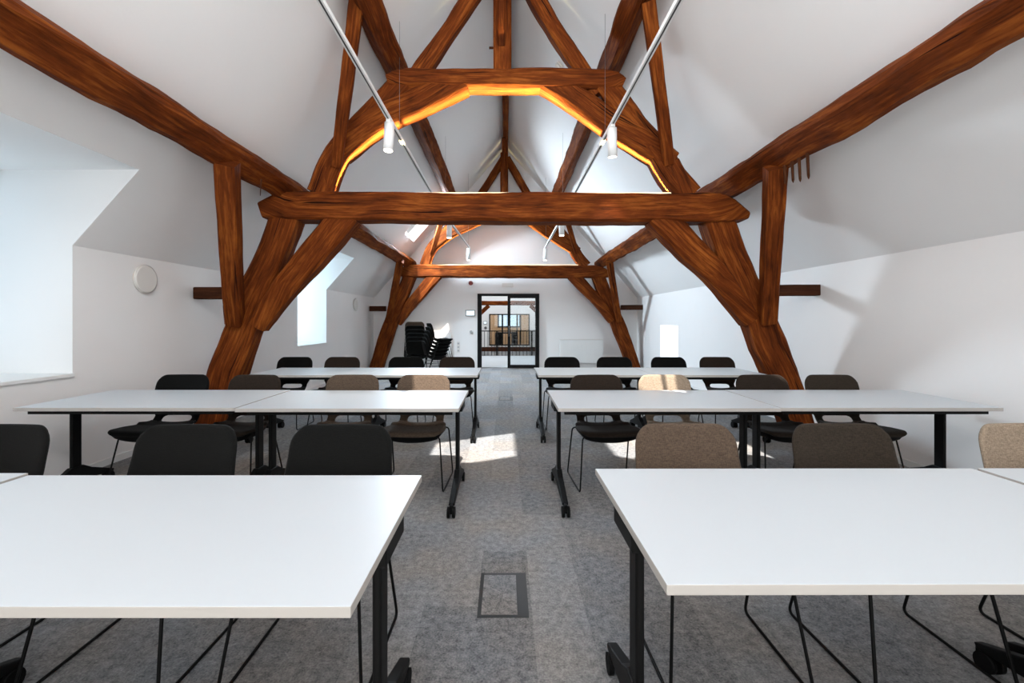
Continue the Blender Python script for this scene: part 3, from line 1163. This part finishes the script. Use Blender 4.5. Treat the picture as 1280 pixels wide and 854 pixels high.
def track(p0, p1, label, spots, wires):
    p0, p1 = Vector(p0), Vector(p1)
    root = empty('lighting_track', p0)
    d = p1 - p0
    t = d.normalized()
    side = Vector((t.y, -t.x, 0)).normalized()
    bm = bmesh.new()
    up = Vector((0, 0, 1))
    L_ = d.length
    for (o0, o1, z0, z1) in ((-.02, -.007, -.018, .018), (.007, .02, -.018, .018), (-.007, .007, .0, .018)):
        q = []
        for dd in (0, L_):
            for (o_, z_) in ((o0, z0), (o1, z0), (o1, z1), (o0, z1)):
                q.append(bm.verts.new(t * dd + side * o_ + up * z_))
        for idx in ((0, 1, 2, 3), (7, 6, 5, 4), (0, 4, 5, 1), (1, 5, 6, 2), (2, 6, 7, 3), (3, 7, 4, 0)):
            bm.faces.new([q[i] for i in idx])
    bmesh.ops.recalc_face_normals(bm, faces=bm.faces[:])
    link('rail', bm, M['white_metal'], root)
    bm = bmesh.new()
    q = [bm.verts.new(t * dd + side * o_ + up * z_) for dd in (0.01, L_ - .01) for (o_, z_) in ((-.0072, -.004), (.0072, -.004), (.0072, -.0165), (-.0072, -.0165))]
    for idx in ((0, 1, 2, 3), (7, 6, 5, 4), (0, 4, 5, 1), (1, 5, 6, 2), (2, 6, 7, 3), (3, 7, 4, 0)):
        bm.faces.new([q[i] for i in idx])
    bmesh.ops.recalc_face_normals(bm, faces=bm.faces[:])
    link('slot', bm, M['dark_grey'], root)
    for dd in wires:
        p = p0 + t * dd
        bm = bmesh.new()
        ztop = ceil_z(p.x) - p0.z
        cyl(bm, (t * dd) + up * .015, Vector(((t * dd).x, (t * dd).y, ztop)), .0018, n=6)
        link('suspension_wire', bm, M['grey_metal'], root)
    tag(root, label, 'lighting track', 'lighting tracks')
    for dd, aim, lab, e in spots:
        p = p0 + t * dd
        s = empty('spotlight', p + Vector((0, 0, -.018)))
        bm = bmesh.new()
        box(bm, -.022, .022, -.06, .06, -.03, .0, .004)
        cyl(bm, (0, 0, -.03), (0, 0, -.05), .012, n=10)
        link('adapter', bm, M['white_metal'], s)
        a = Vector(aim).normalized()
        bm = bmesh.new()
        c0 = Vector((0, 0, -.045)) - a * .02
        c1 = c0 + a * .30
        cyl(bm, c0, c1, .052, n=28)
        body = link('lamp_body', bm, M['white_metal'], s)
        bm = bmesh.new()
        cyl(bm, c1 - a * .004, c1 + a * .003, .044, n=24)
        link('lens', bm, M['lamp'], body)
        tag(s, lab, 'spotlight', 'track spotlights')
        ld = bpy.data.lights.new('spot_lamp', 'SPOT')
        ld.energy = e
        ld.spot_size = math.radians(58)
        ld.spot_blend = .6
        ld.color = (1, .9, .76)
        ld.shadow_soft_size = .04
        lo = bpy.data.objects.new('spot_lamp', ld)
        lo.location = c1 + a * .02
        lo.rotation_euler = a.to_track_quat('-Z', 'Y').to_euler()
        lo.parent = s
        COL.objects.link(lo)


ZT = 3.466
track((-1.226, .6, ZT), (-1.226, 8.1, ZT), 'long white lighting track hanging left of the aisle, through the near truss',
      [(4.13, (-.02, -.12, -1), 'white cylinder spotlight on the left track before the near truss', 50)], (1.0, 4.58))
track((1.15, .6, ZT), (1.15, 8.1, ZT), 'long white lighting track hanging right of the aisle, through the near truss',
      [(4.25, (.05, .12, -1), 'white cylinder spotlight on the right track before the near truss', 50)], (1.0, 4.58))
track((-1.16, 8.5, 3.36), (-.94, 11.7, 3.24), 'short white lighting track on the left hanging before the far truss',
      [(.5, (-.02, -.1, -1), 'white spotlight at the near end of the far left track', 40), (3.1, (-.05, -.1, -1), 'white spotlight at the far end of the far left track', 40)], (.1, 3.0))
track((1.10, 8.5, 3.36), (1.03, 11.7, 3.24), 'short white lighting track on the right hanging before the far truss',
      [(.3, (.02, -.1, -1), 'white spotlight at the near end of the far right track', 40), (3.1, (-.05, -.1, -1), 'white spotlight at the far end of the far right track', 40)], (.1, 3.0))

# ------------------------------------------------------------------ wall fittings


def disc_wall(y, z, r, label):
    root = empty('wall_vent', (-WX, y, z))
    bm = bmesh.new()
    cyl(bm, (0, 0, 0), (.012, 0, 0), r * .93, n=40)
    link('collar', bm, M['white_plastic'], root)
    bm = bmesh.new()
    cyl(bm, (.014, 0, 0), (.028, 0, 0), r, r * .985, n=48)
    cyl(bm, (.028, 0, 0), (.036, 0, 0), r * .985, r * .86, n=48)
    link('cover_disc', bm, M['white_plastic'], root)
    tag(root, label, 'vent', 'round wall vents')


disc_wall(4.58, 1.765, .148, 'round white vent cover on the left wall beside the near dormer')
disc_wall(11.0, 1.735, .155, 'round white vent cover on the left wall near the far corner')


def end_item(name, x, z, build, label, cat):
    root = empty(name, (x, Y1, z))
    build(root)
    tag(root, label, cat)


sF = Y1 / 560


def _alarm(r):
    bm = bmesh.new(); cyl(bm, (0, 0, 0), (0, -.03, 0), .062, n=24); link('base', bm, M['red'], r)
    bm = bmesh.new(); cyl(bm, (0, -.03, 0), (0, -.08, 0), .055, .035, n=24); link('sounder', bm, M['red'], r)


end_item('alarm_sounder', (588.5 - 632) * sF, H + 47 * sF, _alarm, 'small round red alarm sounder on the far wall above the panel', 'alarm')


def _plate(r):
    bm = bmesh.new(); box(bm, -.16, .16, -.03, 0, -.055, .055, .006); link('housing', bm, M['white_plastic'], r)


end_item('emergency_light', (634.5 - 632) * sF, H + 44.5 * sF, _plate, 'pale rectangular emergency light on the far wall above the doors', 'light')


def _panel(r):
    bm = bmesh.new(); box(bm, -.135, .135, -.03, 0, -.085, .085, .008); link('bezel', bm, M['dark_grey'], r)
    bm = bmesh.new(); box(bm, -.118, .118, -.033, -.028, -.068, .068); link('screen', bm, M['screen'], r)


end_item('wall_panel_screen', (588 - 632) * sF, H + 9.5 * sF, _panel, 'small lit room panel screen with dark rim left of the doors', 'screen')


def _sensor(r):
    bm = bmesh.new(); cyl(bm, (0, 0, 0), (0, -.025, 0), .045, .04, n=24); link('dial', bm, mat('pale_grey', (170, 168, 166)), r)


end_item('thermostat', (588.8 - 632) * sF, H - 14 * sF, _sensor, 'small round grey thermostat on the far wall left of the doors', 'thermostat')


def _sock(r):
    bm = bmesh.new(); box(bm, -.04, .04, -.012, 0, -.15, .15, .004); link('cover_plate', bm, M['white_plastic'], r)
    for k in (-.1, 0, .1):
        bm = bmesh.new(); cyl(bm, (0, -.014, k), (0, -.010, k), .024, n=16); link('socket', bm, mat('socket_grey', (170, 172, 174)), r)


end_item('wall_socket', (573 - 632) * sF, H - 33 * sF, _sock, 'white triple wall socket between stacked chairs and the doors', 'socket')


def radiator(x0, x1, z0, z1, label):
    root = empty('radiator', ((x0 + x1) / 2, Y1 - .09, z0))
    w, h = (x1 - x0) / 2, z1 - z0
    bm = bmesh.new()
    box(bm, -w, w, -.045, .03, 0, h, .008)
    link('panel', bm, M['white_metal'], root)
    bm = bmesh.new()
    n = 22
    for i in range(n):
        x = -w + .04 + (2 * w - .08) * i / (n - 1)
        box(bm, x - .009, x + .009, -.052, -.044, .05, h - .06, .003)
    link('ribbing', bm, M['white_metal'], root)
    bm = bmesh.new()
    box(bm, -w, w, -.047, .032, h + .002, h + .016, .003)
    for i in range(30):
        x = -w + .03 + (2 * w - .06) * i / 29
        box(bm, x - .006, x + .006, -.035, .02, h + .012, h + .02)
    link('top_grille', bm, M['white_plastic'], root)
    bm = bmesh.new()
    for x in (-w + .2, w - .2):
        box(bm, x - .02, x + .02, .03, .09, h * .3, h * .8)
    link('bracket', bm, M['white_metal'], root)
    bm = bmesh.new()
    cyl(bm, (-w + .06, 0, -.0), (-w + .06, 0, -z0 + .0), .01, n=10)
    cyl(bm, (-w + .03, -.01, .03), (-w - .07, -.01, .03), .018, n=12)
    link('valve', bm, M['dark_grey'], root)
    tag(root, label, 'radiator', 'panel radiators')


radiator(1.5, 2.72, .16, .80, 'white panel radiator on the far wall right of the doors')
radiator(-2.72, -1.53, .42, 1.06, 'white panel radiator on the far wall behind the stacked chairs')

# smoke detector on the right slope
n = NRM[1]
x = .835
root = empty('smoke_detector', (x, 6.87, ceil_z(x)))
bm = bmesh.new()
cyl(bm, (0, 0, 0), -n * .03, .075, n=24); link('base', bm, M['white_plastic'], root)
bm = bmesh.new()
cyl(bm, -n * .03, -n * .075, .062, .04, n=24); link('sensor_head', bm, M['white_plastic'], root)
tag(root, 'round white smoke detector on the right roof slope behind the collar beam', 'smoke detector')
n = NRM[-1]
x = -.42
root = empty('ceiling_hook', (x, 8.2, ceil_z(x)))
bm = bmesh.new()
cyl(bm, (0, 0, 0), -n * .012, .03, n=16); link('plate', bm, M['white_plastic'], root)
bm = bmesh.new()
tube(bm, fillet([(0, 0, 0), (0, 0, -.07), (.04, 0, -.09), (.05, 0, -.05)], .02), .005); link('hook', bm, M['grey_metal'], root)
tag(root, 'tiny ceiling hook on the left roof slope beside the ridge beam', 'hook')

# ------------------------------------------------------------------ glass sliding doors
root = struct(empty('door_1', (0, Y1, 0)))
bm = bmesh.new()
yA, yB = -.03, .1
box(bm, DOOR[0], DOOR[0] + .115, yA, yB, 0, 2.1)
box(bm, DOOR[1] - .11, DOOR[1], yA, yB, 0, 2.1)
box(bm, DOOR[0] + .115, DOOR[1] - .11, yA, yB, 2.035, 2.1)
link('door_frame', bm, M['black_metal'], root)
bm = bmesh.new()
xa, xb = .055, DOOR[1] - .005
yl0, yl1 = -.085, -.035
box(bm, xa, xa + .08, yl0, yl1, .015, 2.095)
box(bm, xb - .1, xb, yl0, yl1, .015, 2.095)
box(bm, xa + .08, xb - .1, yl0, yl1, .015, .105)
box(bm, xa + .08, xb - .1, yl0, yl1, 1.97, 2.095)
leaf = link('sliding_leaf', bm, M['black_metal'], root)
bm = bmesh.new()
box(bm, xa + .08, xb - .1, -.064, -.056, .105, 1.97)
link('pane', bm, M['glass'], leaf)
bm = bmesh.new()
cyl(bm, (xa + .04, yl0 - .03, .9), (xa + .04, yl0 - .03, 1.2), .01, n=10)
link('handle', bm, M['grey_metal'], leaf)

# ------------------------------------------------------------------ hall beyond the doors
HY = 20.0
bm = bmesh.new()
box(bm, -5.0, 5.0, Y1 + .22, 17.0, 0.001, .012)
struct(link('floor_hall', bm, M['concrete']))
bm = bmesh.new()
for p in ((-3.2, -3.05, Y1 + .22, 25), (3.05, 3.2, Y1 + .22, 25)):
    box(bm, *p, 0, 4.4)
struct(link('wall_hall', bm, M['plaster']))
bm = bmesh.new()
box(bm, -3.2, 3.2, Y1 + .22, 25, 4.4, 4.5)
struct(link('ceiling_hall', bm, M['plaster']))
# partition wall with opening
sP = HY / 560
PX0, PX1, PZ0, PZ1 = (611.5 - 632) * sP, (662 - 632) * sP, H + (401 - 432) * sP, H + (401 - 392.5) * sP
bm = bmesh.new()
box(bm, -3.05, PX0, HY, HY + .15, 0, 4.4)
box(bm, PX1, 3.05, HY, HY + .15, 0, 4.4)
box(bm, PX0, PX1, HY, HY + .15, PZ1, 4.4)
box(bm, PX0, PX1, HY, HY + .15, 0, PZ0)
struct(link('wall_partition', bm, M['plaster']))
root = struct(empty('window_7', ((PX0 + PX1) / 2, HY, PZ0)))
bm = bmesh.new()
w = .05
for a in ((PX0, PX0 + w, PZ0, PZ1), (PX1 - w, PX1, PZ0, PZ1), ((627 - 632) * sP, (629 - 632) * sP, PZ0, PZ1), ((645.5 - 632) * sP, (647 - 632) * sP, PZ0, PZ1), ((650 - 632) * sP, (651.5 - 632) * sP, PZ0, PZ1),
          (PX0, PX1, PZ0, PZ0 + w), (PX0, PX1, PZ1 - w, PZ1)):
    box(bm, a[0], a[1], HY - .03, HY + .05, a[2], a[3])
o = link('window_frame', bm, M['black_metal'], root); o.location = -root.location
bm = bmesh.new()
box(bm, PX0 + w, PX1 - w, HY + .005, HY + .013, PZ0 + w, PZ1 - w)
o = link('pane', bm, M['glass'], root); o.location = -root.location
# back wall of the room behind the partition
sQ = 24.6 / 560
WX0, WX1, WZ0, WZ1 = (622 - 632) * sQ, (651 - 632) * sQ, H + (401 - 409.5) * sQ, H + (401 - 388) * sQ
bm = bmesh.new()
box(bm, -3.05, WX0, 24.6, 24.75, 0, 4.4)
box(bm, WX1, 3.05, 24.6, 24.75, 0, 4.4)
box(bm, WX0, WX1, 24.6, 24.75, WZ1, 4.4)
box(bm, WX0, WX1, 24.6, 24.75, 0, WZ0)
struct(link('wall_office', bm, mat('sand_wall', (205, 170, 135), 0.8, var=.05)))
root = struct(empty('window_8', (0, 24.6, WZ0)))
bm = bmesh.new()
for a in ((WX0, WX0 + .08, WZ0, WZ1), (WX1 - .08, WX1, WZ0, WZ1), (WX0, WX1, WZ0, WZ0 + .08), (WX0, WX1, WZ1 - .08, WZ1), ((646 - 632) * sQ, (647.5 - 632) * sQ, WZ0, WZ1)):
    box(bm, a[0], a[1], 24.58, 24.66, a[2], a[3])
o = link('window_frame', bm, M['black_metal'], root); o.location = -root.location
bm = bmesh.new()
box(bm, WX0 + .05, WX1 - .05, 24.66, 24.67, WZ0 + .05, WZ1 - .05)
o = link('pane', bm, M['glass'], root); o.location = -root.location
area('office_area_light', (0, 22.4, 3.9), (0, 0, -1), 4, 3, 90, (1, .97, .92))  # area lamp below the office ceiling, facing down

# timbers in the hall
sH = 18.0 / 560


def hp(px, py):
    return ((px - 632) * sH, H + (401 - py) * sH)


a0, a1 = hp(570, 379.5), hp(700, 379.5)
root = empty('hall_truss', (0, 18.0, 0))
timber('tie_beam', [((-3.04, .1, a0[1]), 5.5 * sH, .2), ((0, .1, a0[1] + .02), 5.5 * sH, .2), ((3.04, .1, a0[1]), 5.5 * sH, .2)], YV, M['wood'], root, 41.0)
b0, b1 = hp(611, 382), hp(598, 394)
timber('knee_brace', [((b0[0], .1, b0[1]), .16, .16), ((b1[0], .1, b1[1]), .16, .16)], YV, M['wood'], root, 42.0)
b0, b1 = hp(663, 382), hp(672, 390)
timber('knee_brace', [((b0[0], .1, b0[1]), .16, .16), ((b1[0], .1, b1[1]), .16, .16)], YV, M['wood'], root, 43.0)
for sgn in (-1, 1):
    timber('post', [((sgn * 2.9, .1, 0), .2, .2), ((sgn * 2.9, .1, a0[1]), .2, .2)], YV, M['wood'], root, 44.0 + sgn)
tag(root, 'oak tie beam with braces seen through the glass doors', 'roof truss')

# balustrade
root = empty('balustrade', (0, 17.05, 0))
bm = bmesh.new()
box(bm, -.009, .009, -.009, .009, .0, .93)
b0_ = link('baluster', bm, M['black_metal'], root)
b0_.location = (-2.95, 0, 0)
for i in range(1, 45):
    o = b0_.copy()
    o.location = (-2.95 + i * 5.9 / 44, 0, 0)
    o.parent = root
    COL.objects.link(o)
bm = bmesh.new()
box(bm, -3.0, 3.0, -.025, .025, .93, .965)
link('handrail', bm, M['black_metal'], root)
bm = bmesh.new()
box(bm, -3.0, 3.0, .03, .2, .17, .33)
link('base_beam', bm, M['wood_dark'], root)
for x in (-1.9, -.33, 1.0):
    bm = bmesh.new()
    box(bm, x - .03, x + .03, -.02, .05, 0, .93)
    link('post', bm, M['black_metal'], root)
tag(root, 'black metal balustrade with a dark beam across it, beyond the glass doors', 'balustrade')

# the meeting room far behind: table and two chairs
root = empty('meeting_table', (.05, 22.6, 0))
bm = bmesh.new(); box(bm, -.55, .55, -.5, .5, .70, .76, .01); link('tabletop', bm, M['black_metal'], root)
for sx in (-1, 1):
    bm = bmesh.new(); box(bm, sx * .4 - .16, sx * .4 + .16, -.35, .35, .0, .7, .01); link('leg', bm, M['black_metal'], root)
tag(root, 'black meeting table behind the far glass partition', 'table')
for x, rz, side in ((-1.02, PI / 2, 'left'), (1.45, -PI / 2, 'right')):
    c = chair('black', x, 22.4, rz, f'black chair {side} of the black meeting table beyond the doors', 'chairs behind the far partition')
# hall panel and round fitting
sW = HY / 560
for nm, px, py, lab in (('hall_panel_screen', 606.5, 403.5, 'tiny lit panel screen on the hall wall beyond the doors'),):
    root = empty(nm, ((px - 632) * sW, HY, H + (401 - py) * sW))
    bm = bmesh.new(); box(bm, -.085, .085, -.03, 0, -.06, .06, .006); link('bezel', bm, M['dark_grey'], root)
    bm = bmesh.new(); box(bm, -.07, .07, -.034, -.028, -.045, .045); link('screen', bm, M['screen'], root)
    tag(root, lab, 'screen')
root = empty('call_point', ((607 - 632) * sW, HY, H + (401 - 410) * sW))
bm = bmesh.new(); cyl(bm, (0, 0, 0), (0, -.03, 0), .06, n=20); link('base', bm, M['dark_grey'], root)
bm = bmesh.new(); cyl(bm, (0, -.03, 0), (0, -.04, 0), .03, n=20); link('button', bm, M['grey_metal'], root)
tag(root, 'round dark fitting under the tiny screen on the hall wall', 'call point')
